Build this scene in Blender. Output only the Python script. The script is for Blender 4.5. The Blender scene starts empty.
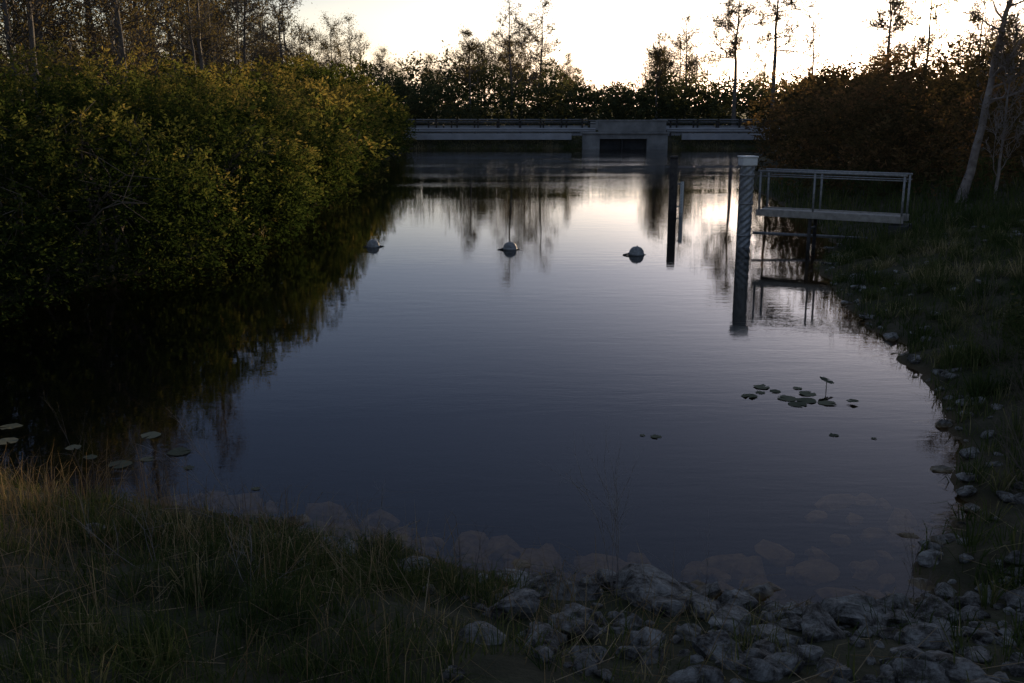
import bpy, bmesh, math, numpy as np
from mathutils import Vector, Matrix
R = np.random.default_rng(7)
scene = bpy.context.scene
COL = scene.collection

# ---------------------------------------------------------------- helpers
def hash3(i,j,k,seed=0):
    n = (i*374761393 + j*668265263 + k*2147483647 + seed*1274126177) & 0xffffffff
    n = ((n ^ (n>>13))*1274126177) & 0xffffffff
    n = (n ^ (n>>16)) & 0xffffffff
    return n.astype(np.float64)/4294967295.0
def vnoise(P, seed=0):
    P = np.asarray(P,float); I = np.floor(P).astype(np.int64); f = P-I; f = f*f*(3-2*f)
    r = 0
    for a in (0,1):
        for b in (0,1):
            for c in (0,1):
                w = (f[:,0] if a else 1-f[:,0])*(f[:,1] if b else 1-f[:,1])*(f[:,2] if c else 1-f[:,2])
                r = r + w*hash3(I[:,0]+a,I[:,1]+b,I[:,2]+c,seed)
    return r*2-1
def fbm(P, o=4, seed=0):
    r=0; a=1; P=np.asarray(P,float)
    for i in range(o):
        r = r + a*vnoise(P*(2**i)+i*17.3, seed+i); a*=0.5
    return r
def mk(name, V, F, mat, tint=None, smooth=False, parent=None, link=True):
    V=np.ascontiguousarray(V,dtype=np.float32); F=np.ascontiguousarray(F,dtype=np.int32)
    me=bpy.data.meshes.new(name); me.vertices.add(len(V)); me.vertices.foreach_set('co',V.ravel())
    me.loops.add(F.size); me.loops.foreach_set('vertex_index',F.ravel())
    me.polygons.add(len(F)); me.polygons.foreach_set('loop_start',np.arange(len(F),dtype=np.int32)*F.shape[1])
    me.update(calc_edges=True)
    me.polygons.foreach_set('use_smooth',np.full(len(F),smooth))
    if tint is not None:
        a=me.attributes.new('tint','FLOAT','FACE'); a.data.foreach_set('value',np.asarray(tint,dtype=np.float32))
    if mat: me.materials.append(mat)
    if not link: return me
    ob=bpy.data.objects.new(name,me); COL.objects.link(ob)
    if parent: ob.parent=parent
    return ob
def empty(name, loc=(0,0,0)):
    e=bpy.data.objects.new(name,None); e.location=loc; e.empty_display_size=.3; COL.objects.link(e); return e
def bm_obj(name,bm,mat,parent=None,smooth=False):
    me=bpy.data.meshes.new(name); bm.normal_update(); bm.to_mesh(me); bm.free()
    if smooth:
        for p in me.polygons: p.use_smooth=True
    me.materials.append(mat); ob=bpy.data.objects.new(name,me); COL.objects.link(ob)
    if parent: ob.parent=parent
    return ob
def box(name,c,s,mat,parent=None,rz=0,bev=.01):
    bm=bmesh.new(); bmesh.ops.create_cube(bm,size=1,matrix=Matrix.Translation(c)@Matrix.Rotation(rz,4,'Z')@Matrix.Diagonal((*s,1)))
    if bev: bmesh.ops.bevel(bm,geom=bm.edges[:],offset=bev,segments=1,affect='EDGES')
    return bm_obj(name,bm,mat,parent)
def cyl(name,p0,p1,r,mat,parent=None,seg=12,r2=None):
    p0=Vector(p0);p1=Vector(p1);d=p1-p0
    m=Matrix.Translation((p0+p1)/2)@d.to_track_quat('Z','Y').to_matrix().to_4x4()
    bm=bmesh.new(); bmesh.ops.create_cone(bm,cap_ends=True,segments=seg,radius1=r,radius2=r if r2 is None else r2,depth=d.length,matrix=m)
    ob=bm_obj(name,bm,mat,parent)
    for p in ob.data.polygons: p.use_smooth = len(p.vertices)==4
    return ob

# ---------------------------------------------------------------- materials
def newmat(name):
    m=bpy.data.materials.new(name); m.use_nodes=True; nt=m.node_tree; nt.nodes.clear()
    out=nt.nodes.new('ShaderNodeOutputMaterial'); return m,nt,out
def ramp(nt,fac,stops):
    r=nt.nodes.new('ShaderNodeValToRGB'); el=r.color_ramp.elements
    el[0].position=stops[0][0]; el[0].color=(*stops[0][1],1); el[1].position=stops[-1][0]; el[1].color=(*stops[-1][1],1)
    for p,c in stops[1:-1]:
        e=el.new(p); e.color=(*c,1)
    nt.links.new(fac,r.inputs[0]); return r.outputs[0]
def noise(nt,scale,detail=4,rough=.6,vec=None,dist=0):
    n=nt.nodes.new('ShaderNodeTexNoise'); n.inputs['Scale'].default_value=scale; n.inputs['Detail'].default_value=detail
    n.inputs['Roughness'].default_value=rough; n.inputs['Distortion'].default_value=dist
    if vec is None:
        tc=nt.nodes.new('ShaderNodeNewGeometry'); vec=tc.outputs['Position']
    nt.links.new(vec,n.inputs['Vector']); return n.outputs['Fac']
def leafmat(name,stops,trans=.45,k=1.0):
    m,nt,out=newmat(name)
    a=nt.nodes.new('ShaderNodeAttribute'); a.attribute_name='tint'
    c=ramp(nt,a.outputs['Fac'],[(p,tuple(v*k for v in col)) for p,col in stops])
    c2=ramp(nt,a.outputs['Fac'],[(p,(min(1,col[0]*k*1.5),min(1,col[1]*k*1.5),col[2]*k*1.1)) for p,col in stops])
    d=nt.nodes.new('ShaderNodeBsdfDiffuse'); t=nt.nodes.new('ShaderNodeBsdfTranslucent'); mx=nt.nodes.new('ShaderNodeMixShader')
    mx.inputs[0].default_value=trans
    nt.links.new(c,d.inputs[0]); nt.links.new(c2,t.inputs[0])
    nt.links.new(d.outputs[0],mx.inputs[1]); nt.links.new(t.outputs[0],mx.inputs[2])
    nt.links.new(mx.outputs[0],out.inputs[0])
    return m
def solid(name,c1,c2,scale=6,rough=.8,bump=.3,metal=0,bscale=None,bdist=.01):
    m,nt,out=newmat(name); p=nt.nodes.new('ShaderNodeBsdfPrincipled')
    f=noise(nt,scale); c=ramp(nt,f,[(.3,c1),(.7,c2)]); nt.links.new(c,p.inputs['Base Color'])
    p.inputs['Roughness'].default_value=rough; p.inputs['Metallic'].default_value=metal
    b=nt.nodes.new('ShaderNodeBump'); b.inputs['Strength'].default_value=bump; b.inputs['Distance'].default_value=bdist
    nt.links.new(noise(nt,bscale or scale*4,5,.7),b.inputs['Height']); nt.links.new(b.outputs[0],p.inputs['Normal'])
    nt.links.new(p.outputs[0],out.inputs[0]); return m
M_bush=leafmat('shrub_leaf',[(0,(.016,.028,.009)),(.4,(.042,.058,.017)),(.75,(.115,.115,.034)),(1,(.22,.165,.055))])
M_dark=leafmat('dark_shrub_leaf',[(0,(.03,.04,.018)),(.6,(.07,.075,.034)),(1,(.13,.10,.05))],.4)
M_far=leafmat('hazed_far_shrub_leaf',[(0,(.04,.048,.026)),(.6,(.09,.095,.05)),(1,(.15,.125,.065))],.45)  # paler than the dark shrub leaf: backlit haze put into the colour
M_red=leafmat('flare_red_shrub_leaf',[(0,(.042,.035,.02)),(.5,(.10,.07,.038)),(1,(.20,.11,.06))],.5)  # reddish sun-flare tone over this side carried in the leaf colour
M_cyp=leafmat('cypress_needle',[(0,(.07,.065,.035)),(.6,(.115,.09,.045)),(1,(.17,.115,.055))],.5)  # needle tone lightened to carry distance haze in the colour
M_grass=leafmat('grass_blade',[(0,(.035,.052,.019)),(.45,(.08,.10,.036)),(.72,(.16,.145,.07)),(1,(.40,.32,.19))],.35)
M_dry=leafmat('dry_grass_blade',[(0,(.13,.085,.05)),(.5,(.25,.175,.10)),(1,(.50,.39,.26))],.3)
M_pad=leafmat('lily_pad_leaf',[(0,(.08,.085,.06)),(1,(.20,.19,.13))],.1)
M_bark=solid('bark',(.08,.065,.055),(.19,.165,.14),9,.9,.4)
M_barkp=solid('pale_bark',(.16,.125,.11),(.34,.29,.25),7,.9,.4)
M_twig=solid('twig',(.08,.06,.045),(.18,.135,.10),9,.9,.2)
M_conc=solid('concrete',(.20,.19,.175),(.38,.36,.33),1.2,.85,.3,bscale=12)
M_kerb=solid('kerb_concrete',(.34,.33,.33),(.48,.47,.47),1.2,.85,.3,bscale=12)
M_concd=solid('dark_concrete',(.03,.03,.028),(.06,.055,.05),2)  # near-black tone puts culvert shade into the colour; footing shares it
M_galv=solid('galvanised_steel',(.18,.18,.18),(.36,.35,.34),14,.5,.1,.3)
M_white=solid('white_paint',(.68,.67,.63),(.82,.81,.78),9,.5,.1)
M_pile=solid('dark_timber_pile',(.025,.02,.018),(.07,.06,.05),8,.85,.5)
M_buoy=solid('weathered_buoy',(.15,.15,.14),(.36,.35,.33),16,.6,.2)
M_rope=solid('rope',(.03,.03,.025),(.06,.055,.05),20,.9,.3)
M_asph=solid('asphalt',(.045,.045,.047),(.08,.08,.082),14,.8,.3)
M_deck=solid('weathered_deck',(.24,.21,.18),(.40,.36,.31),8,.7,.2,0)

def rockmat():
    m,nt,out=newmat('limestone_rock'); p=nt.nodes.new('ShaderNodeBsdfPrincipled'); p.inputs['Roughness'].default_value=.9
    p.inputs['Specular IOR Level'].default_value=.2
    f=noise(nt,6,8,.8,dist=.3); c=ramp(nt,f,[(.36,(.02,.018,.015)),(.44,(.10,.088,.075)),(.52,(.27,.25,.225)),(.64,(.50,.475,.435))])
    geo=nt.nodes.new('ShaderNodeNewGeometry'); sx=nt.nodes.new('ShaderNodeSeparateXYZ'); nt.links.new(geo.outputs['Position'],sx.inputs[0])
    mr=nt.nodes.new('ShaderNodeMapRange'); mr.inputs['From Min'].default_value=-.01; mr.inputs['From Max'].default_value=.05; nt.links.new(sx.outputs['Z'],mr.inputs[0])
    mx=nt.nodes.new('ShaderNodeMix'); mx.data_type='RGBA'; nt.links.new(mr.outputs[0],mx.inputs[0])
    underwater=ramp(nt,noise(nt,9,4),[(.3,(.19,.12,.06)),(.7,(.42,.30,.16))])
    nt.links.new(underwater,mx.inputs[6]); nt.links.new(c,mx.inputs[7]); nt.links.new(mx.outputs[2],p.inputs['Base Color'])
    b=nt.nodes.new('ShaderNodeBump'); b.inputs['Strength'].default_value=1; b.inputs['Distance'].default_value=.05
    nt.links.new(noise(nt,15,7,.82),b.inputs['Height']); nt.links.new(b.outputs[0],p.inputs['Normal']); nt.links.new(p.outputs[0],out.inputs[0]); return m
M_rock=rockmat()
def groundmat():
    m,nt,out=newmat('earth_bank'); p=nt.nodes.new('ShaderNodeBsdfPrincipled'); p.inputs['Roughness'].default_value=.95
    p.inputs['Specular IOR Level'].default_value=.15
    c=ramp(nt,noise(nt,2.2,6,.7),[(.3,(.03,.03,.018)),(.5,(.065,.056,.036)),(.7,(.14,.12,.08))])
    g=ramp(nt,noise(nt,.35,4,.6),[(.42,(.03,.04,.017)),(.62,(.065,.055,.032))])
    m1=nt.nodes.new('ShaderNodeMix'); m1.data_type='RGBA'; m1.inputs[0].default_value=.5; nt.links.new(c,m1.inputs[6]); nt.links.new(g,m1.inputs[7])
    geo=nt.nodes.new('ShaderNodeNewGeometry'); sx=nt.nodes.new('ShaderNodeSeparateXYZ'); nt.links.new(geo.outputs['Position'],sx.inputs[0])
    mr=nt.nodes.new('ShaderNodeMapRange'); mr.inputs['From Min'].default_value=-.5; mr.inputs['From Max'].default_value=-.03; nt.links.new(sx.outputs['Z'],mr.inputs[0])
    underwater=ramp(nt,mr.outputs[0],[(0,(.003,.004,.006)),(.5,(.03,.021,.012)),(1,(.10,.066,.035))])  # bed darkens with depth; light lost in the water is put into the colour
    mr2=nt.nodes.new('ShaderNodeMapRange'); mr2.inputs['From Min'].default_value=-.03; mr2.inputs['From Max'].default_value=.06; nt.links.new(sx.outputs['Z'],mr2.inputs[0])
    m2=nt.nodes.new('ShaderNodeMix'); m2.data_type='RGBA'; nt.links.new(mr2.outputs[0],m2.inputs[0]); nt.links.new(underwater,m2.inputs[6]); nt.links.new(m1.outputs[2],m2.inputs[7])
    nt.links.new(m2.outputs[2],p.inputs['Base Color'])
    b=nt.nodes.new('ShaderNodeBump'); b.inputs['Strength'].default_value=.8; b.inputs['Distance'].default_value=.04
    nt.links.new(noise(nt,14,5,.7),b.inputs['Height']); nt.links.new(b.outputs[0],p.inputs['Normal']); nt.links.new(p.outputs[0],out.inputs[0]); return m
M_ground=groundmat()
def watermat():
    m,nt,out=newmat('pond_water')
    geo=nt.nodes.new('ShaderNodeNewGeometry')
    mp=nt.nodes.new('ShaderNodeMapping'); mp.inputs['Scale'].default_value=(.45,1.5,1); nt.links.new(geo.outputs['Position'],mp.inputs[0])
    n1=noise(nt,2.6,3,.5,mp.outputs[0],.3); n2=noise(nt,12,2,.5,mp.outputs[0],.2)
    mpp=nt.nodes.new('ShaderNodeMapping'); mpp.inputs['Scale'].default_value=(.4,1.6,1); nt.links.new(geo.outputs['Position'],mpp.inputs[0])
    patch=noise(nt,.13,3,.5,mpp.outputs[0])
    sx=nt.nodes.new('ShaderNodeSeparateXYZ'); nt.links.new(geo.outputs['Position'],sx.inputs[0])
    far=nt.nodes.new('ShaderNodeMapRange'); far.inputs['From Min'].default_value=36; far.inputs['From Max'].default_value=64; far.inputs['To Min'].default_value=0; far.inputs['To Max'].default_value=2.8
    nt.links.new(sx.outputs['Y'],far.inputs[0])
    pr=nt.nodes.new('ShaderNodeMapRange'); pr.inputs['From Min'].default_value=.4; pr.inputs['From Max'].default_value=.6; pr.inputs['To Min'].default_value=.1; pr.inputs['To Max'].default_value=1.1; nt.links.new(patch,pr.inputs[0])
    fm=nt.nodes.new('ShaderNodeMath'); fm.operation='MULTIPLY'; nt.links.new(far.outputs[0],fm.inputs[0]); nt.links.new(pr.outputs[0],fm.inputs[1])
    am=nt.nodes.new('ShaderNodeMath'); am.operation='MULTIPLY_ADD'; nt.links.new(pr.outputs[0],am.inputs[0]); am.inputs[1].default_value=.28; nt.links.new(fm.outputs[0],am.inputs[2])
    a2=nt.nodes.new('ShaderNodeMath'); a2.operation='ADD'; nt.links.new(am.outputs[0],a2.inputs[0]); a2.inputs[1].default_value=.16
    ad=nt.nodes.new('ShaderNodeMath'); ad.operation='MULTIPLY_ADD'; nt.links.new(n2,ad.inputs[0]); ad.inputs[1].default_value=.35; nt.links.new(n1,ad.inputs[2])
    ml=nt.nodes.new('ShaderNodeMath'); ml.operation='MULTIPLY'; nt.links.new(ad.outputs[0],ml.inputs[0]); nt.links.new(a2.outputs[0],ml.inputs[1])
    b=nt.nodes.new('ShaderNodeBump'); b.inputs['Strength'].default_value=1; b.inputs['Distance'].default_value=.004
    nt.links.new(ml.outputs[0],b.inputs['Height'])
    fr=nt.nodes.new('ShaderNodeFresnel'); fr.inputs['IOR'].default_value=1.333; nt.links.new(b.outputs[0],fr.inputs['Normal'])
    g=nt.nodes.new('ShaderNodeBsdfGlossy'); g.inputs['Roughness'].default_value=.015; g.inputs[0].default_value=(1,1,1,1); nt.links.new(b.outputs[0],g.inputs['Normal'])
    t=nt.nodes.new('ShaderNodeBsdfTransparent'); t.inputs[0].default_value=(.90,.80,.66,1)
    mx=nt.nodes.new('ShaderNodeMixShader'); nt.links.new(fr.outputs[0],mx.inputs[0]); nt.links.new(t.outputs[0],mx.inputs[1]); nt.links.new(g.outputs[0],mx.inputs[2])
    nt.links.new(mx.outputs[0],out.inputs[0]); return m
M_water=watermat()

# ---------------------------------------------------------------- terrain
POLY=np.array([(3.1,6.76),(2.43,6.55),(1.38,6.68),(.65,6.76),(-.09,7.0),(-.9,7.37),(-1.77,7.73),(-2.77,8.1),(-3.85,8.5),(-5.05,8.9),(-9,10.0),(-22,11.5),(-22,15.5),(-11,16.2),(-8.5,18.5),(-7.5,22),(-7,29),(-7.2,45),(-8.3,70),(-8.5,83.5),(22,83.5),(19,75),(13,58),(10.7,45),(9.6,35),(9.1,29.9),(8.3,25.5),(6.8,21.5),(6.08,17.6),(5.7,14.2),(5.34,12.1),(4.76,10.15),(4.08,8.48),(3.5,7.44)])
def sdist(x,y):
    n=len(POLY); d=np.full(x.shape,1e9); ins=np.zeros(x.shape,bool)
    for i in range(n):
        a=POLY[i]; b=POLY[(i+1)%n]; e=b-a
        t=np.clip(((x-a[0])*e[0]+(y-a[1])*e[1])/(e@e),0,1)
        d=np.minimum(d,np.hypot(x-a[0]-t*e[0],y-a[1]-t*e[1]))
        c=((a[1]>y)!=(b[1]>y))
        xi=(b[0]-a[0])*(y-a[1])/(b[1]-a[1]+1e-12)+a[0]
        ins^=(c&(x<xi))
    return np.where(ins,-d,d)
def height(x,y):
    d=sdist(x,y)
    P=np.stack([x,y,np.zeros_like(x)],1)
    d=d+.22*fbm(P*1.1,4,3)*np.clip(1-np.abs(y-40)/200,0,1)
    far=np.clip((y-25)/20,0,1); left=np.clip((-x-5)/4,0,1)*np.clip((y-12)/4,0,1)
    top=2.0*(1-far)+.9*far; top=top*(1-left)+.7*left
    land=top*(1-np.exp(-np.maximum(d,0)*.34/top))
    wat=-1.8*(1-np.exp(np.minimum(d,0)*.24))
    z=np.where(d>0,land,wat)
    z=z+.05*fbm(P*1.7,4,9)*np.clip(d+.5,0,1)
    road=.98*np.clip((y-83.3)/1.3,0,1)
    blend=np.clip((y-83.3)/.9,0,1)*np.clip((94-y)/1.5,0,1)
    z=z*(1-blend)+road*blend
    return z
H1=lambda x,y: float(height(np.array([float(x)]),np.array([float(y)]))[0])
xs=np.unique(np.round(np.concatenate([-np.geomspace(26,900,22),np.arange(-26,-7,.5),np.arange(-7,11,.1),np.arange(11,26,.5),np.geomspace(26,900,22)]),3))
ys=np.unique(np.round(np.concatenate([-np.geomspace(1,300,14),np.arange(-1,3,.5),np.arange(3,12,.08),np.arange(12,30,.2),np.arange(30,82,.8),np.arange(82,96,.3),np.geomspace(96,1500,26)]),3))
GX,GY=np.meshgrid(xs,ys); gx=GX.ravel(); gy=GY.ravel(); gz=height(gx,gy)
nx=len(xs); ny=len(ys); idx=np.arange(nx*ny).reshape(ny,nx)
F=np.stack([idx[:-1,:-1].ravel(),idx[:-1,1:].ravel(),idx[1:,1:].ravel(),idx[1:,:-1].ravel()],1)
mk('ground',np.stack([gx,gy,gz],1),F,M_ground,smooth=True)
mk('water',[(-30,4,0),(30,4,0),(30,83.6,0),(-30,83.6,0)],[(0,1,2,3)],M_water)

# ---------------------------------------------------------------- leaves
def leaves(P,D,size,asp=.4):
    n=len(P); D=D/np.linalg.norm(D,axis=1,keepdims=True)
    r=R.normal(size=(n,3)); B=np.cross(D,r); B/=np.linalg.norm(B,axis=1,keepdims=True)+1e-9
    s=(size*R.uniform(.6,1.25,n))[:,None]
    N=np.cross(D,B)
    V=np.stack([P,P+D*s*.55+B*s*asp*.5+N*s*.08,P+D*s,P+D*s*.5-B*s*asp*.5+N*s*.08],1).reshape(-1,3)
    return V,np.arange(n*4).reshape(-1,4)
def foliage(name,lobes,mat=None,dens=30,per=12,leaf=.09,sprig=.3,inner=.35,subr=(.45,.95),zmin=.05,parent=None,seed=0,tbias=0,asp=.42,subd=1.0,tvar=.16,zt=0.):
    mat=mat or M_bush
    Vs=[];Ts=[]
    L=np.array(lobes,float)
    for (cx,cy,cz,rx,ry,rz) in lobes:
        c=np.array([cx,cy,cz]); rr=np.array([rx,ry,rz])
        area=4*math.pi*(((rx*ry)**1.6+(rx*rz)**1.6+(ry*rz)**1.6)/3)**(1/1.6)
        sm=(subr[0]+subr[1])/2
        ns=max(6,int(area/(sm*sm*1.7)*subd))
        su=R.normal(size=(ns,3)); su/=np.linalg.norm(su,axis=1,keepdims=True)
        sr=R.uniform(subr[0],subr[1],ns)
        sc=c+su*(rr-sr.mean()*.55)*R.uniform(.80,1.14,ns)[:,None]
        q=((sc[:,None,:]-L[None,:,:3])/L[None,:,3:]); qn=np.linalg.norm(q,axis=2).min(1)
        ok=(qn>.62)&(sc[:,2]>zmin-.1); sc=sc[ok];sr=sr[ok];su=su[ok]
        st=R.normal(0,tvar,len(sc))
        for kind in (0,1):
            if kind==0:
                w=sr**2; n=int(area*dens*len(sc)/ns); si=R.choice(len(sc),n,p=w/w.sum())
                u=R.normal(size=(n,3))+su[si]*.75+np.array([0,0,.35]); u/=np.linalg.norm(u,axis=1,keepdims=True)
                p=sc[si]+u*(sr[si]*R.uniform(.55,1.05,n))[:,None]*np.array([1,1,.8]); tt=st[si]; u2=u
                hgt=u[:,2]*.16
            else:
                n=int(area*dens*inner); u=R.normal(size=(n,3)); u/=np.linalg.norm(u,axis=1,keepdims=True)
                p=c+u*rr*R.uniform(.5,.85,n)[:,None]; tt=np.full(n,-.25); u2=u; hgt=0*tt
                q=((p[:,None,:]-L[None,:,:3])/L[None,:,3:]); kk=np.linalg.norm(q,axis=2).min(1)>.45
                p=p[kk];tt=tt[kk];u2=u2[kk];hgt=hgt[kk]
            k_=p[:,2]>zmin; p=p[k_];tt=tt[k_];u2=u2[k_];hgt=hgt[k_]; m=len(p)
            if m==0: continue
            sd=u2+R.normal(size=(m,3))*.6; sd/=np.linalg.norm(sd,axis=1,keepdims=True)
            k=per if kind==0 else max(3,per//3); lf=leaf if kind==0 else leaf*1.9
            t=R.random((m,k,1))
            lp=p[:,None,:]+sd[:,None,:]*t*sprig*R.uniform(.4,1.2,(m,1,1))+R.normal(size=(m,k,3))*sprig*.14
            ld=sd[:,None,:]*.6+R.normal(size=(m,k,3))*np.array([1,1,.55])*.8
            V,_=leaves(lp.reshape(-1,3),ld.reshape(-1,3),lf,asp)
            ct=np.clip(.42+tt+.2*vnoise(p*.6,seed+31)+hgt+zt*(p[:,2]-2.6)+R.normal(0,.08,m)+tbias,0,1)  # higher leaves tinted lighter, lower ones darker: sunlit tops put into the colour
            T=np.clip(np.repeat(ct,k)+R.normal(0,.1,m*k),0,1)
            Vs.append(V);Ts.append(T)
    V=np.concatenate(Vs);T=np.concatenate(Ts)
    return mk(name,V,np.arange(len(V)).reshape(-1,4),mat,T,parent=parent)
def tubes(segs,sides=4):
    S=np.array(segs); p0=S[:,0:3];p1=S[:,3:6];r0=S[:,6:7];r1=S[:,7:8]
    d=p1-p0; d/=np.linalg.norm(d,axis=1,keepdims=True)+1e-9
    ref=np.where(np.abs(d[:,2:3])>.9,np.array([[1.,0,0]]),np.array([[0,0,1.]]))
    a=np.cross(d,ref); a/=np.linalg.norm(a,axis=1,keepdims=True); b=np.cross(d,a)
    ring0=[];ring1=[]
    for k in range(sides):
        th=2*math.pi*k/sides; o=a*math.cos(th)+b*math.sin(th)
        ring0.append(p0+o*r0-d*r0*.3); ring1.append(p1+o*r1+d*r1*.3)
    V=np.stack(ring0+ring1,1).reshape(-1,3); n=len(S); base=(np.arange(n)*2*sides)[:,None]
    F=np.concatenate([base+np.array([[k,(k+1)%sides,sides+(k+1)%sides,sides+k]]) for k in range(sides)],0)
    return V,F
def gen_tree(rng,H,r0,start=.35,blen=.28,nb=34,wig=.05,up=.25,lean=(0,0),sub=5,flat=.0,minr=.006,droop=0):
    segs=[];tp=[]
    def branch(p,d,L,r,lvl):
        n=5 if lvl==1 else 3
        for i in range(n):
            d=d+rng.normal(size=3)*(.16 if lvl<3 else .25)+np.array([0,0,up*.25-droop*.1]); d/=np.linalg.norm(d)
            q=p+d*L/n; ra=r*(1-i/n*.75); rb=r*(1-(i+1)/n*.75)
            segs.append((*p,*q,max(ra,minr),max(rb,minr)))
            if lvl<3 :
                for _ in range(sub if lvl==1 else 3):
                    if i==0 and lvl==1 and rng.random()<.6: continue
                    if rng.random()<.55:
                        s=rng.normal(size=3); s-=s@d*d; s/=np.linalg.norm(s)+1e-9
                        nd=d*.7+s*.8+np.array([0,0,.15]); nd/=np.linalg.norm(nd)
                        pp=p+(q-p)*rng.random()
                        branch(pp,nd,L*rng.uniform(.25,.5)*(1-i/n*.3),rb*.55,lvl+1)
            p=q
        tp.append((*p,*d))
    p=np.array([0,0,-.3]); n=16; pts=[p]; d=np.array([lean[0],lean[1],1.]); rad=[]
    for i in range(n):
        d2=d+rng.normal(size=3)*wig*np.array([1,1,0]); p=p+d2/np.linalg.norm(d2)*H/n; pts.append(p)
    for i in range(n+1):
        t=i/n; rad.append(r0*((1-t)**.8*.92+.05)+r0*.6*math.exp(-t*18))
    for i in range(n): segs.append((*pts[i],*pts[i+1],rad[i],rad[i+1]))
    for _ in range(nb):
        t=start+(1-start)*rng.random()**.85; f=t*n; i=min(int(f),n-1); q=pts[i]+(pts[i+1]-pts[i])*(f-i)
        a=rng.random()*2*math.pi; nd=np.array([math.cos(a),math.sin(a),up+rng.normal()*.15]); nd/=np.linalg.norm(nd)
        prof=(1-(t-start)/(1-start))**.7*(1-flat)+flat
        L=H*blen*(.25+.75*prof)*rng.uniform(.5,1.1)
        branch(q,nd,L,max(rad[i]*.35,minr*1.5),1)
    return segs,np.array(tp)
def tree_obj(name,segs,tp,bark,leafm,nleaf=4,lsize=.12,spread=.15,parent_loc=(0,0,0),rz=0,sides=5,tb=0.):
    e=empty(name,parent_loc); e.rotation_euler[2]=rz
    V,F=tubes(segs,sides); mk('trunk_and_limbs',V,F,bark,smooth=True,parent=e)
    if nleaf:
        P=np.repeat(tp[:,:3],nleaf,0)+R.normal(size=(len(tp)*nleaf,3))*spread
        V,F=leaves(P,R.normal(size=P.shape)+np.array([0,0,-.3]),lsize,.35)
        mk('crown',V,F,leafm,np.clip(R.normal(.5+tb,.25,len(F)),0,1),parent=e)
    return e
shr=foliage
def stems(x,y,z,n,h,spread,rng):
    segs=[]
    for _ in range(n):
        a=rng.random()*6.28; p=np.array([x+rng.normal()*.4,y+rng.normal()*.4,z]); d=np.array([math.cos(a)*spread,math.sin(a)*spread,1.])
        r=rng.uniform(.03,.06)
        for i in range(6):
            d=d/np.linalg.norm(d)+rng.normal(size=3)*.2; q=p+d/np.linalg.norm(d)*h/6; segs.append((*p,*q,r,r*.8)); r*=.8
            if i>1:
                for _ in range(2):
                    b=rng.normal(size=3); b/=np.linalg.norm(b); segs.append((*q,*(q+b*h*.18),r*.5,.006))
            p=q
    return segs
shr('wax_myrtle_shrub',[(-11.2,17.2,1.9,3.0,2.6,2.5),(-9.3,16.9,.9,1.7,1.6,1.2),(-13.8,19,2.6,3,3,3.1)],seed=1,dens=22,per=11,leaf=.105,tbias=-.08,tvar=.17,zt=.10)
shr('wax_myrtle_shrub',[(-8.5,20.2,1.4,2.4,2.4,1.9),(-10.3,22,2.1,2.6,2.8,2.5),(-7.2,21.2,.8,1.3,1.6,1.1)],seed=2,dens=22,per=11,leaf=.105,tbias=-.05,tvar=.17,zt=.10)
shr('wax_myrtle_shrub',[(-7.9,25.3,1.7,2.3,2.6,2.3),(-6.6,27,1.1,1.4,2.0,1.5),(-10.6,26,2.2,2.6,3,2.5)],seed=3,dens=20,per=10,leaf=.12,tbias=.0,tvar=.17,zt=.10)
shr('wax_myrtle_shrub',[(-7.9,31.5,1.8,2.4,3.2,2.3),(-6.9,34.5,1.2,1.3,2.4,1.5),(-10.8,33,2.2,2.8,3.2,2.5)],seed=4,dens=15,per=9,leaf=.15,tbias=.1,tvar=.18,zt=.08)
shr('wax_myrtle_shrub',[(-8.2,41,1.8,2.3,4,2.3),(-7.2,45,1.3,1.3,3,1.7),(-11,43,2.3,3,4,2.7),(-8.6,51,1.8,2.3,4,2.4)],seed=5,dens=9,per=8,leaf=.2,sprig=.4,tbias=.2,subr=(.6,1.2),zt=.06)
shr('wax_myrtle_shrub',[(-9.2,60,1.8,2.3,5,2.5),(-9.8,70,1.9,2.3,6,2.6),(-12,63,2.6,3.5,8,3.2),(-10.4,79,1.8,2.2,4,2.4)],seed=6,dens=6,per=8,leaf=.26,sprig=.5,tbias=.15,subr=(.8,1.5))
segs=[]
rg=np.random.default_rng(5)
for (x,y) in [(-11,17.8),(-9.2,18.5),(-8.6,21),(-8.2,25),(-7.9,28),(-8.2,32),(-8,36),(-8.6,43),(-9,52)]:
    segs+=stems(x,y,.1,7,3.4,.6,rg)
V,F=tubes(segs,5); mk('shrub_stems',V,F,M_twig,smooth=True)

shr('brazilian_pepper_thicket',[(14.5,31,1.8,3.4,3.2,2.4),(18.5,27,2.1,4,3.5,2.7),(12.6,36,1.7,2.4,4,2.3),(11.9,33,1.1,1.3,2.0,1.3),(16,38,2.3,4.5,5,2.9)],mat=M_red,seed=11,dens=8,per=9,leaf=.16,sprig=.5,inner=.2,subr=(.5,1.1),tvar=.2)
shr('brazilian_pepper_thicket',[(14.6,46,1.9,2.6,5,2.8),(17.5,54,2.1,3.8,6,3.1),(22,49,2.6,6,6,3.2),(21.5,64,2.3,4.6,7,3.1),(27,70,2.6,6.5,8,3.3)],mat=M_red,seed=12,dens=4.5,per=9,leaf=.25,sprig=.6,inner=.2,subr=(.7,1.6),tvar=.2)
lob=[]
for x in np.arange(-60,75,4.5):
    lob.append((x+R.normal()*.8,R.uniform(97,104),2.0,R.uniform(3,4.5),3.5,R.uniform(2.3,3.9)))
for x in np.arange(-70,90,6):
    lob.append((x+R.normal(),R.uniform(108,120),2.4,R.uniform(4,6),4,R.uniform(2.8,4.6)+(1.4 if x<8 else -.3)))
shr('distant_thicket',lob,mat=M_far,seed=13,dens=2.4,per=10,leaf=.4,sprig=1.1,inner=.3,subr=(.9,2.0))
lob=[]
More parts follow.
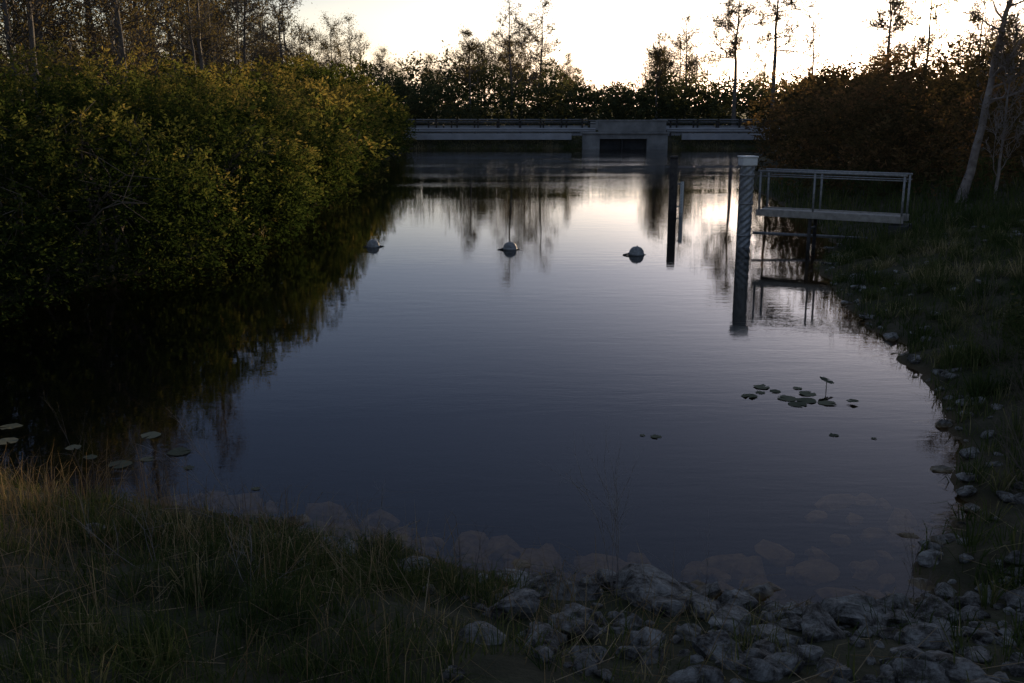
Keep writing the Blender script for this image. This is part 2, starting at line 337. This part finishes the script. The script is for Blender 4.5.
for y in np.arange(20,95,6):
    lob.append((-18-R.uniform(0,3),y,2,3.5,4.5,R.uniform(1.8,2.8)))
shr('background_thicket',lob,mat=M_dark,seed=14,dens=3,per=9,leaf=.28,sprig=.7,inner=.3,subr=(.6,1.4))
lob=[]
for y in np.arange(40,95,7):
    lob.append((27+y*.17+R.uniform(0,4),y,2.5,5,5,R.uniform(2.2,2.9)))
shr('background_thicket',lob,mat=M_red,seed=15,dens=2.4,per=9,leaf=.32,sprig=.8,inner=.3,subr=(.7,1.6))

var=[]
for i in range(8):
    rg=np.random.default_rng(100+i)
    s,tp=gen_tree(rg,10,.12,start=.25 if i%2 else .4,blen=.22,nb=28,sub=3,up=.4,minr=.011,flat=.3*(i%3==0))
    V,F=tubes(s,3); mt=mk('cypress_wood',V,F,M_bark,link=False)
    nl=(1,2,3,4)[i%4]
    P=np.repeat(tp[:,:3],nl,0)+R.normal(size=(len(tp)*nl,3))*.25
    V,F=leaves(P,R.normal(size=P.shape),.13,.35); ml=mk('cypress_crown',V,F,M_cyp,np.clip(R.normal(.5,.25,len(F)),0,1),link=False)
    var.append((mt,ml))
DT=empty('distant_trees')
def put(x,y,h,w=None):
    v=R.integers(8) if w is None else w
    mt,ml=var[v]; s=h/10; rz=R.random()*6.28; t=(R.normal()*.03,R.normal()*.03,rz); sw=s*R.uniform(.95,1.4)
    for me in (mt,ml):
        o=bpy.data.objects.new('distant_cypress_part',me); o.location=(x,y,.6); o.scale=(sw,sw,s); o.rotation_euler=t; COL.objects.link(o); o.parent=DT
for _ in range(260):
    x=R.uniform(-75,85); y=R.uniform(104,155)
    if 22<x<62 and R.random()<.65: continue
    h=(9.9+4.5*vnoise(np.array([[x*.13,y*.02,0]]),4)[0]+R.uniform(-1.5,2.8))
    if x>6: h-=1.0
    put(x,y,max(5,h),(0,1,4,5)[R.integers(4)] if 22<x<62 else None)
for _ in range(56):
    y=R.uniform(24,95); x=-13-R.uniform(0,9)-y*.05
    put(x,y,R.uniform(8,13),(0,1,4,5)[R.integers(4)])
for _ in range(10):
    y=R.uniform(60,98); x=R.uniform(26,46)+(y-60)*.1
    put(x,y,R.uniform(6,10),(0,4)[R.integers(2)])
def cyp(seed,x,y,h,r,**k):
    rg=np.random.default_rng(seed); kk=dict(start=.45,blen=.2,nb=26,sub=4,up=.2,minr=.012); kk.update(k)
    s,tp=gen_tree(rg,h,r,**kk); z=H1(x,y)
    return s,tp,(x,y,z)
for (seed,x,y,h,r,k) in [(1,20.5,94,13.5,.24,dict(flat=.6,start=.5,up=.1,nb=28,blen=.25,minr=.02)),(2,23.6,92,15,.26,dict(flat=.7,start=.5,up=.1,nb=30,blen=.25,minr=.02)),(3,32.5,90,13.5,.24,dict(blen=.25,minr=.02)),(4,25.3,70,10,.12,dict(start=.3,nb=18)),
                         (5,29,72,12,.16,dict(blen=.25,minr=.015)),(6,27.2,60,9.5,.11,dict(nb=18)),(9,-4,98,10,.14,{}),(10,14,99,8.6,.12,{})]:
    s,tp,loc=cyp(seed,x,y,h,r,**k); tree_obj('cypress_tree',s,tp,M_bark,M_cyp,4 if seed in(1,2) else 2,.16,.22,loc,0,5)
s,tp,loc=cyp(21,12.3,27.5,9.5,.13,start=.28,lean=(.14,0),nb=30,blen=.22,minr=.006,up=.3,wig=.07)
tree_obj('cypress_tree',s,tp,M_barkp,M_cyp,2,.07,.1,loc,0,8)
for (seed,x,y,h) in [(31,14.6,24.5,5.5),(32,13.0,27,5.2),(33,16,29,7),(34,12.2,23,3.6),(35,15.2,27,6.5)]:
    s,tp,loc=cyp(seed,x,y,h,.05,start=.15,blen=.3,nb=30,up=.7,minr=.005)
    tree_obj('bare_sapling',s,tp,M_barkp,M_cyp,1,.08,.1,loc,0,5)
for (seed,x,y,h,r) in [(41,-14.8,24,12,.12),(42,-13.4,29,12,.12),(43,-12.4,33,12,.13),(44,-15.8,27,12,.13),(45,-12,40,11,.13),(46,-16.5,22,12,.15),(47,-11.3,37,9,.09)]:
    s,tp,loc=cyp(seed,x,y,h,r,start=.3,nb=30,blen=.15,up=.45,minr=.006)
    tree_obj('cypress_tree',s,tp,M_bark,M_cyp,1 if seed!=46 else 6,.1,.13,loc,0,5)

# ---------------------------------------------------------------- grass
def blades(P,L,W,dirn,lean):
    n=len(P); up=np.array([0,0,1.]); a=R.random(n)*2*math.pi
    s=np.stack([np.cos(a),np.sin(a),np.zeros(n)],1); ld=np.stack([dirn[:,0],dirn[:,1],np.zeros(n)],1)*lean[:,None]
    L=L[:,None];W=W[:,None]
    m=P+up*L*.55+ld*L*.3; t=P+up*L*(.98-.5*np.clip(lean,0,1.6)[:,None])+ld*L*.95
    V=np.stack([P-s*W,P+s*W,m-s*W*.7,m+s*W*.7,t],1).reshape(-1,3)
    b=(np.arange(n)*5)[:,None]
    F=np.stack([b+np.array([[0,1,3]]),b+np.array([[0,3,2]]),b+np.array([[2,3,4]])],1).reshape(-1,3)
    return V,F
def grass(name,n,x0,x1,y0,y1,L,W,mat,dfun,tb=0.,clump=2.2,seed=0,lean=.7,zlo=.0,tuft=0,lfun=None):
    x=R.uniform(x0,x1,n);y=R.uniform(y0,y1,n)
    a=None
    if tuft:
        nt_=n//tuft; ti=R.integers(nt_,size=n); tx=R.uniform(x0,x1,nt_);ty=R.uniform(y0,y1,nt_); tr=R.uniform(.02,.09,nt_)
        ox=R.normal(size=n)*tr[ti]; oy=R.normal(size=n)*tr[ti]; x=tx[ti]+ox;y=ty[ti]+oy; a=np.arctan2(oy,ox)+R.normal(size=n)*.5
        tsz=R.uniform(.5,1.5,nt_)[ti]; ttn=R.normal(0,.22,nt_)[ti]
    P=np.stack([x,y,np.zeros(n)],1); d=sdist(x,y); z=height(x,y)
    cn=vnoise(P*clump,seed+1)*.5+.5
    k=(z>zlo)&(R.random(n)<dfun(x,y,d)*(.25+1.1*cn)); P=P[k];x=x[k];y=y[k];cn=cn[k];n=len(P)
    P[:,2]=z[k]-.01
    if a is None: a=vnoise(P*1.1,seed+2)*6+R.normal(size=n)*1.1; sz=1;tn=0
    else: a=a[k]; sz=tsz[k]; tn=ttn[k]
    dirn=np.stack([np.cos(a),np.sin(a)],1)
    ll=R.uniform(L[0],L[1],n)*(.5+.9*cn)*sz
    if lfun: ll=ll*lfun(d[k])
    V,F=blades(P,ll,R.uniform(W[0],W[1],n),dirn,np.abs(R.normal(0,lean,n)))
    T=np.clip(.4+tb+.35*vnoise(P*.9,seed+3)+tn+R.normal(0,.14,n),0,1)
    return mk(name,V,F,mat,np.repeat(T,3))
sig=lambda t:1/(1+np.exp(-t))
shore=lambda d:np.clip(.5+d*.45,.4,1.0)
grass('bank_grass',105000,-6,4.5,3.6,9.6,(.08,.30),(.0022,.0048),M_grass,lambda x,y,d:sig((-.1-x)*2.0)*.8*np.clip(.35+d*.9,.2,1)+.06,seed=50,tuft=45,lean=.95,clump=1.6,tb=-.04,lfun=shore)
grass('dry_grass',10000,-6.5,1,3.8,10,(.2,.6),(.0015,.003),M_dry,lambda x,y,d:sig((-1.0-x)*1.5)*.6*np.exp(-np.maximum(d-1.2,0)*.6)+.14,seed=60,lean=1.1)
grass('shoreline_reeds',3200,-6.5,1.2,6.4,10.2,(.18,.6),(.0016,.003),M_dry,lambda x,y,d:.5*np.exp(-(d/.3)**2)*sig((-.3-x)*1.5),seed=61,lean=.6,zlo=-.14,tb=-.15)
grass('bank_grass',120000,3.0,13,5,24,(.12,.36),(.004,.008),M_grass,lambda x,y,d:.95*np.clip(.45+d*.6,0,1),seed=70,tuft=40,lean=.85,zlo=-.01)
grass('bank_grass',22000,8,24,22,44,(.25,.7),(.008,.016),M_grass,lambda x,y,d:.9+0*x,seed=80,tb=-.05)
grass('bank_grass',26000,-12,26,83,84.6,(.06,.22),(.012,.025),M_grass,lambda x,y,d:.9*((x<6.3)|(x>13.2)),seed=90,zlo=-1,tb=.3)
grass('marsh_grass',9000,-12.5,-6.4,15.6,60,(.4,1.1),(.006,.012),M_grass,lambda x,y,d:np.clip(1.2-d,0,1),seed=95,zlo=-.12,tb=.1)
n=420; x=R.uniform(-4,4,n); y=R.uniform(4.2,8.4,n); z=height(x,y); k=z>.02; x=x[k];y=y[k];z=z[k]+.03; n=len(x)
a=R.random(n)*6.28; L_=R.uniform(.1,.38,n); segs=np.stack([x,y,z,x+np.cos(a)*L_,y+np.sin(a)*L_,z+R.uniform(0,.14,n),np.full(n,.0028),np.full(n,.0016)],1)
V,F=tubes(segs,4); mk('fallen_stalks',V,F,M_dry,np.tile(R.uniform(.4,1,n),4))

# ---------------------------------------------------------------- rocks
def rocks(name,spec,sub=3,mat=M_rock,flat=(.5,.8)):
    bm=bmesh.new(); bmesh.ops.create_icosphere(bm,subdivisions=sub,radius=1); bm.verts.ensure_lookup_table()
    U=np.array([v.co[:] for v in bm.verts]); FF=np.array([[v.index for v in f.verts] for f in bm.faces]); bm.free()
    U/=np.linalg.norm(U,axis=1,keepdims=True)
    Vs=[];Fs=[];o=0
    for (x,y,z,s) in spec:
        n=R.integers(6,10); N=R.normal(size=(n,3)); N/=np.linalg.norm(N,axis=1,keepdims=True); dd=R.uniform(.5,.85,n)
        dot=U@N.T; rr=np.where(dot>.05,dd/np.maximum(dot,.05),9).min(1); rr=np.minimum(rr,1.2)
        V=U*rr[:,None]; off=R.random(3)*50
        V=V*(1+.10*fbm(V*2.6+off,5,2)+.07*vnoise(V*8+off,5)+.04*vnoise(V*17+off,6))[:,None]
        V=V*np.array([s*R.uniform(.85,1.4),s*R.uniform(.7,1.1),s*R.uniform(*flat)])
        a=R.random()*6.28; c,sn=math.cos(a),math.sin(a); V=V@np.array([[c,sn,0],[-sn,c,0],[0,0,1]])
        Vs.append(V+np.array([x,y,z])); Fs.append(FF+o); o+=len(V)
    return mk(name,np.concatenate(Vs),np.concatenate(Fs),mat,smooth=False)
spec=[]
def scat(n,x0,x1,y0,y1,s0,s1,fn,sink=.1):
    k=0
    N=n*60; X=R.uniform(x0,x1,N);Y=R.uniform(y0,y1,N);D=sdist(X,Y);Z=height(X,Y)
    for x,y,d,z in zip(X,Y,D,Z):
        if k>=n: break
        if R.random()>fn(x,y,d,z): continue
        s=s0+(s1-s0)*R.random()**2.2
        if any((x-q[0])**2+(y-q[1])**2<((s+q[3])*.68)**2 for q in spec): continue
        spec.append((x,y,z+s*sink,s)); k+=1
big=[(.22,6.3,.27),(.98,6.3,.31),(1.55,6.25,.17),(-1.35,6.9,.2),(-.75,6.75,.12),(-3.1,6.9,.11),(2.3,6.05,.2),(.0,5.7,.14),(1.9,5.6,.17),(2.8,5.95,.18),(.75,5.7,.14),(1.35,5.7,.17),(-3.3,8.0,.13)]
for (x,y,s) in big: spec.append((x,y,H1(x,y)+s*(.2 if s<.25 else .05),s))
scat(270,-.4,3.8,4.3,6.85,.035,.17,lambda x,y,d,z:(z>-.05)*sig((x-.3)*3)*np.clip(1.25-d*.35,0.3,1),sink=.15)
scat(22,-3.5,.2,5.3,8.3,.03,.08,lambda x,y,d,z:(0<d<1.2)*.9)
rocks('riprap_rocks',spec,3)
spec=[]
scat(95,-3.4,3.6,6.4,9.4,.08,.24,lambda x,y,d,z:(-1.5<d)*(z<-.05)*np.exp(d*.8),sink=-.1)
rocks('submerged_rocks',[(x,y,min(z+.05,-.02-s*.42),s) for (x,y,z,s) in spec],2)
spec=[]
scat(130,3,9.5,6.5,25,.04,.14,lambda x,y,d,z:(-.1<z<.16)*.9,sink=.15)
scat(26,4,9.5,6.5,22,.05,.13,lambda x,y,d,z:(.15<z<.6)*.5,sink=.2)
scat(34,9,12.5,17,23,.05,.14,lambda x,y,d,z:(1.5<d<5)*.5,sink=.3)
rocks('shore_rocks',spec,2,flat=(.35,.6))

# ---------------------------------------------------------------- bare weeds
def weed(name,x,y,h,seed,n=3,lean=.3,dirx=0,mat=M_twig,r=.003):
    rg=np.random.default_rng(seed); segs=[]
    z=H1(x,y)
    def br(p,d,L,r,l):
        for i in range(5):
            d=d+rg.normal(size=3)*.09; d/=np.linalg.norm(d); q=p+d*L/5; segs.append((*p,*q,r,r*.85)); r*=.85
            if l<2 and i>0:
                for _ in range(2):
                    if rg.random()<.75:
                        s=rg.normal(size=3); nd=d+s*.5+np.array([0,0,.2]); nd/=np.linalg.norm(nd); br(q,nd,L*rg.uniform(.25,.45),r*.7,l+1)
            p=q
    for _ in range(n):
        d=np.array([dirx+rg.normal()*lean,rg.normal()*lean,1.]); br(np.array([x+rg.normal()*.03,y+rg.normal()*.03,max(z,-.1)]),d/np.linalg.norm(d),h*rg.uniform(.7,1.05),r,0)
    V,F=tubes(segs,4); return mk(name,V,F,mat)
weed('dead_weed',.72,6.45,.95,1,5,.3,-.1,mat=M_barkp,r=.004)
weed('dead_weed',1.35,6.3,.6,2,2,.3,-.3,mat=M_barkp)
weed('dead_weed',-2.2,7.6,.9,3,4,.35,-.5,mat=M_barkp,r=.004)
weed('dead_weed',-2.9,7.7,.6,4,3,.4,.3)
weed('dead_weed',-1.1,7.0,.55,5,3,.3,.1,mat=M_barkp)
weed('dead_weed',2.6,5.9,.6,6,4,.4,.0)
weed('dead_weed',-1.6,5.6,.5,7,3,.5,.2,mat=M_barkp); weed('dead_weed',-2.3,5.9,.6,8,3,.5,-.2,mat=M_barkp); weed('dead_weed',-3.6,8.1,.8,9,4,.4,.1); weed('dead_weed',-.3,6.2,.45,10,3,.4,.3)
for i,(x,y) in enumerate([(4.6,8.2),(4.3,7.3),(5.6,10.3),(6.2,12.3),(3.9,6.6),(7.2,15),(5.2,9.2),(7.8,18)]):
    weed('dead_weed',x,y,.9,20+i,6,.45,-.2,r=.004)
shr('bank_shrub',[(5.5,8.9,.85,.55,.6,.5),(6.5,11.6,.9,.6,.7,.5)],mat=M_dark,seed=41,dens=60,per=7,leaf=.05,sprig=.25,zmin=.3,subr=(.12,.3))

# ---------------------------------------------------------------- lily pads
def pads(name,L):
    Vs=[];Fs=[];T=[];o=0
    for (x,y,r,z) in L:
        n=14; a0=R.random()*6.28; tilt=R.normal(size=2)*(.02 if z<.05 else .25)
        V=[(x,y,z+.004)]
        for k in range(n+1):
            a=a0+.18+(2*math.pi-.36)*k/n; rr=r*(1+.05*R.normal()); dx=math.cos(a)*rr; dy=math.sin(a)*rr
            V.append((x+dx,y+dy,max(.004,z+.006+dx*tilt[0]+dy*tilt[1]+.004*R.normal())))
        for k in range(n): Fs.append((o,o+k+1,o+k+2)); T.append(0)
        T[-n:]=[R.random()]*n
        o+=len(V); Vs+=V
    return mk(name,np.array(Vs),np.array(Fs),M_pad,T)
L=[(3.18,12.2,.10,0),(2.93,11.8,.10,0),(3.37,11.7,.12,0),(3.43,11.45,.11,0),(3.68,11.9,.11,0),(3.97,12.1,.09,.12),(3.8,11.5,.11,0),(4.1,11.5,.07,0.03),(3.3,12.0,.07,0),(3.58,11.6,.12,0),(3.62,12.15,.06,.0),(3.1,11.95,.06,0),(1.56,10.25,.06,0),(1.42,10.3,.03,0),(3.5,10.3,.05,0),(3.9,10.2,.03,0)]
pads('lily_pads',L)
pads('lily_pads',[(-3.93,10.3,.11,0),(-3.44,9.77,.12,0),(-3.92,9.4,.12,0),(-3.7,9.55,.07,0),(-5.6,10.6,.12,0),(-5.4,10.1,.12,0),(-4.3,9.6,.07,0),(-2.4,8.75,.04,0),(-4.6,9.9,.08,0),(-3.2,9.3,.05,0)])
V,F=tubes([(3.97,12.1,-.3,3.97,12.1,.122,.006,.005)],5); mk('lily_stalk',V,F,M_pad,np.zeros(len(F)))

# ---------------------------------------------------------------- buoys
def buoy(x,y,s):
    e=empty('float_buoy',(x,y,0)); 
    bm=bmesh.new(); prof=[(0,.205),(.04,.202),(.08,.192),(.115,.172),(.145,.142),(.165,.105),(.175,.065),(.18,.045),(.19,.042),(.192,.02),(.19,.0),(.175,-.01),(.15,-.08),(.1,-.13),(0,-.16)]
    n=28; rings=[]
    for (r,z) in prof: rings.append([bm.verts.new((r*s*math.cos(2*math.pi*k/n),r*s*math.sin(2*math.pi*k/n),z*s)) for k in range(n)] if r>0 else [bm.verts.new((0,0,z*s))])
    for a,b in zip(rings,rings[1:]):
        for k in range(n):
            k2=(k+1)%n
            if len(a)==1: bm.faces.new((a[0],b[k],b[k2]))
            elif len(b)==1: bm.faces.new((a[k],b[0],a[k2]))
            else: bm.faces.new((a[k],b[k],b[k2],a[k2]))
    bmesh.ops.recalc_face_normals(bm,faces=bm.faces[:])
    bm_obj('float_body',bm,M_buoy,e,True)
    cyl('lifting_eye',(0,0,.2*s),(0,0,.225*s),.015*s,M_galv,e)
    for sg in (-1,1):
        cyl('cable_sleeve',(sg*.16*s,0,.02),(sg*.33*s,sg*.01,-.02),.028,M_rope,e,r2=.014)
    return e
for (x,y,s) in [(-3.52,25.1,.9),(-.05,24.6,.95),(2.98,23.7,1.0)]: 
    b=buoy(x,y,s); b.rotation_euler=(R.normal()*.04,R.normal()*.04,.1)

# ---------------------------------------------------------------- gauge pile (mid water)
e=empty('water_gauge_pile',(5.36,33.4,0))
cyl('pile',(0,0,-1.5),(0,0,1.78),.14,M_pile,e,16)
cyl('pile_cap',(0,0,1.78),(0,0,1.86),.155,M_pile,e,16,r2=.11)
box('backing_board',(.29,-.02,-.1),(.13,.05,2.3),M_pile,e,bev=.004)
box('gauge_plate',(.29,-.05,.45),(.11,.008,1.15),M_white,e,bev=0)
for k in range(22): box('gauge_mark',(.27 if k%2 else .285,-.0565,-.02+k*.05),(.035 if k%2 else .075,.003,.016),M_pile,e,bev=0)
for z in (.2,.95): box('bracket',(.15,.0,z),(.24,.04,.05),M_galv,e,bev=.004)

# ---------------------------------------------------------------- corrugated stilling well + walkway
e=empty('stilling_well',(5.86,25.1,0))
n=72;m=240;Z=np.linspace(-1.2,2.02,m);A=np.arange(n)*2*math.pi/n
AA,ZZ=np.meshgrid(A,Z); RR=.165+.012*np.sin(AA*5-ZZ*2*math.pi/.17)
V=np.stack([RR*np.cos(AA),RR*np.sin(AA),ZZ],-1).reshape(-1,3); idx=np.arange(n*m).reshape(m,n)
F=np.stack([idx[:-1],np.roll(idx[:-1],-1,1),np.roll(idx[1:],-1,1),idx[1:]],-1).reshape(-1,4)
M_corr=solid('corrugated_steel',(.16,.16,.16),(.40,.40,.39),10,.45,.15,.3)
mk('corrugated_pipe',V,F,M_corr,smooth=True,parent=e)
box('instrument_box',(0,0,2.13),(.38,.38,.2),M_white,e,rz=.1,bev=.02)
box('box_lid',(0,0,2.25),(.42,.42,.035),M_white,e,rz=.1,bev=.01)
cyl('support_pile',(-.02,.3,-1.5),(-.02,.3,1.9),.1,M_pile,e)
for z in (.3,1.1,1.8): cyl('pipe_band',(0,0,z-.02),(0,0,z+.02),.185,M_galv,e,24)
a=Vector((6.12,25.0,0)); b=Vector((9.12,23.2,0)); dv=(b-a).normalized(); pv=Vector((-dv.y,dv.x,0)); Lw=(b-a).length; ang=math.atan2(dv.y,dv.x)
w=empty('access_walkway'); W=.6; zd=.93
mid=(a+b)/2
for k in range(int(Lw/.2)):
    c=a+dv*(.1+k*.2)+pv*W*.5; box('deck_plank',(c.x,c.y,zd),(.185,W,.04),M_deck,w,rz=ang,bev=.004)
for s,nm in ((0,'near'),(1,'far')):
    o=pv*(W*s+(-.04 if s==0 else .04)); c=mid+o
    box('edge_beam',(c.x,c.y,zd-.04),(Lw,.05,.17),M_deck,w,rz=ang,bev=.006)
    for zz,r in ((zd+.98,.028),(zd+.86,.014)):
        p0=a+o;p1=b+o; cyl('top_rail',(p0.x,p0.y,zz),(p1.x,p1.y,zz),r,M_galv,w)
    for t in (.02,.40,.985):
        p=a+dv*Lw*t+o; cyl('rail_post',(p.x,p.y,zd-.1),(p.x,p.y,zd+.98),.026,M_galv,w)
for s in (.06,.94):
    p=a+dv*Lw*.38+pv*W*s; cyl('walkway_pile',(p.x,p.y,-1.3),(p.x,p.y,zd-.1),.045,M_pile,w)
p=a+dv*Lw*.38; q=p+pv*W; cyl('cross_brace',(p.x,p.y,.55),(q.x,q.y,.55),.03,M_galv,w)
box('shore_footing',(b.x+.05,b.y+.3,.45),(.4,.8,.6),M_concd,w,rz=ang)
cyl('inlet_pipe',(6.1,25.2,.35),(8.8,24.6,.28),.035,M_galv,w)

# ---------------------------------------------------------------- road, bridge
RZ=1.0
mk('road',[(-200,85.2,RZ),(200,85.2,RZ),(200,92,RZ),(-200,92,RZ)],[(0,1,2,3)],M_asph)
M_line=solid('road_paint',(.6,.6,.58),(.75,.75,.72),5,.7)
for (nm,y,wd) in (('edge_line',85.6,.12),('edge_line',91.6,.12),('centre_line',88.6,.12)):
    mk(nm,[(-200,y,RZ+.005),(200,y,RZ+.005),(200,y+wd,RZ+.005),(-200,y+wd,RZ+.005)],[(0,1,2,3)],M_line)
cb=empty('concrete_culvert_bridge',(0,0,0)); y0=83.0
box('left_abutment',(6.45,y0,.3),(1.4,.5,1.8),M_conc,cb)
box('right_abutment',(11.85,y0,.3),(1.7,.5,1.8),M_conc,cb)
box('lintel',(9.08,y0,1.0),(3.84,.5,.4),M_conc,cb)
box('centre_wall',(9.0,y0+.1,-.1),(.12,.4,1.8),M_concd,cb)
box('cap_slab',(9.2,y0-.06,1.28),(7.2,.7,.14),M_conc,cb)
box('parapet',(9.8,y0,1.79),(5.5,.35,.86),M_conc,cb)
box('parapet_cap',(9.8,y0,2.27),(5.7,.45,.09),M_conc,cb)
box('far_parapet',(9.8,93.1,1.7),(5.6,.35,.9),M_conc,cb)
box('culvert_shade_block',(9.08,y0+.75,.0),(4.2,.9,1.8),M_concd,cb)  # solid near-black block standing in for the shade inside the opening
def guardrail(x0,x1,y,sgn):
    e=empty('guardrail')
    prof=[(0,.0),(.0,.05),(.06,.09),(.06,.13),(0,.17),(.0,.2),(.06,.24),(.06,.28),(0,.32),(0,.36)]
    V=[];F=[]
    for x in (x0,x1):
        for (o,z) in prof: V.append((x,y-o*sgn,1.3+z))
    n=len(prof)
    for k in range(n-1): F.append((k,n+k,n+k+1,k+1))
    mk('w_beam',V,F,M_kerb,parent=e)
    for x in np.arange(x0+.3,x1,1.9): box('rail_post',(x,y+.1*sgn,1.6),(.14,.15,1.3),M_pile,e,bev=0)
    for zz,r in ((2.2,.045),(1.98,.035)): cyl('upper_rail',(x0,y,zz),(x1,y,zz),r,M_rope if sgn>0 else M_galv,e)
    return e
for y,s in ((84.1,1),(92.9,-1)):
    guardrail(-30,6.9,y,s); guardrail(12.8,60,y,s)
box('bridge_kerb',(-11.6,83.75,.95),(33,.3,.5),M_kerb,bev=.02)
box('bridge_kerb',(35.5,83.75,.95),(43,.3,.5),M_kerb,bev=.02)

# ---------------------------------------------------------------- sky, sun, camera
EL=math.radians(4.5); AZ=math.radians(22)
w=bpy.data.worlds.new('World'); scene.world=w; w.use_nodes=True; nt=w.node_tree
bg=nt.nodes['Background']; sky=nt.nodes.new('ShaderNodeTexSky'); sky.sky_type='NISHITA'; sky.sun_disc=False
sky.sun_elevation=EL; sky.sun_rotation=AZ; sky.altitude=0; sky.air_density=1; sky.dust_density=1.0; sky.ozone_density=2
hs=nt.nodes.new('ShaderNodeHueSaturation'); hs.inputs['Saturation'].default_value=.6; nt.links.new(sky.outputs[0],hs.inputs['Color'])
tc=nt.nodes.new('ShaderNodeTexCoord'); sp=nt.nodes.new('ShaderNodeSeparateXYZ'); nt.links.new(tc.outputs['Generated'],sp.inputs[0])
tint=ramp(nt,sp.outputs['Z'],[(0,(1,.98,1.0)),(.08,(.96,.95,1.04)),(.16,(.50,.545,.74)),(.3,(.27,.315,.48)),(.5,(.37,.43,.62)),(.85,(1.1,1.12,1.2))])
mx=nt.nodes.new('ShaderNodeMix'); mx.data_type='RGBA'; mx.blend_type='MULTIPLY'; mx.inputs[0].default_value=1
nt.links.new(hs.outputs[0],mx.inputs[6]); nt.links.new(tint,mx.inputs[7])
nt.links.new(mx.outputs[2],bg.inputs[0]); bg.inputs[1].default_value=.245
sd=bpy.data.lights.new('sun','SUN'); sd.energy=5; sd.angle=math.radians(.5); sd.color=(1,.74,.45)
so=bpy.data.objects.new('sun',sd); COL.objects.link(so)
sv=Vector((math.sin(AZ)*math.cos(EL),math.cos(AZ)*math.cos(EL),math.sin(EL))); so.rotation_euler=sv.to_track_quat('Z','Y').to_euler(); so.location=(20,50,30)
dt=nt.nodes.new('ShaderNodeVectorMath'); dt.operation='DOT_PRODUCT'; nm=nt.nodes.new('ShaderNodeVectorMath'); nm.operation='NORMALIZE'
nt.links.new(tc.outputs['Generated'],nm.inputs[0]); nt.links.new(nm.outputs[0],dt.inputs[0]); dt.inputs[1].default_value=sv[:]
cl=nt.nodes.new('ShaderNodeMath'); cl.operation='MAXIMUM'; cl.inputs[1].default_value=0; nt.links.new(dt.outputs['Value'],cl.inputs[0])
def lobe_(e_,amp):
    pw=nt.nodes.new('ShaderNodeMath'); pw.operation='POWER'; nt.links.new(cl.outputs[0],pw.inputs[0]); pw.inputs[1].default_value=e_
    s2=nt.nodes.new('ShaderNodeMath'); s2.operation='MULTIPLY'; s2.inputs[1].default_value=amp; nt.links.new(pw.outputs[0],s2.inputs[0]); return s2
A1=lobe_(9000,12); A2=lobe_(90,.35); sm=nt.nodes.new('ShaderNodeMath'); nt.links.new(A1.outputs[0],sm.inputs[0]); nt.links.new(A2.outputs[0],sm.inputs[1])
b2=nt.nodes.new('ShaderNodeBackground'); b2.inputs[0].default_value=(1,.74,.42,1); nt.links.new(sm.outputs[0],b2.inputs[1])
ad=nt.nodes.new('ShaderNodeAddShader'); nt.links.new(bg.outputs[0],ad.inputs[0]); nt.links.new(b2.outputs[0],ad.inputs[1])
nt.links.new(ad.outputs[0],nt.nodes['World Output'].inputs[0])
cd=bpy.data.cameras.new('camera'); cd.lens=35; cd.sensor_width=36; cd.clip_end=4000; cd.clip_start=.05
co=bpy.data.objects.new('camera',cd); COL.objects.link(co); co.location=(0,0,3.5); co.rotation_euler=(math.radians(90-13.37),0,0); scene.camera=co
scene.view_settings.view_transform='Standard'; scene.view_settings.look='None'; scene.view_settings.exposure=0
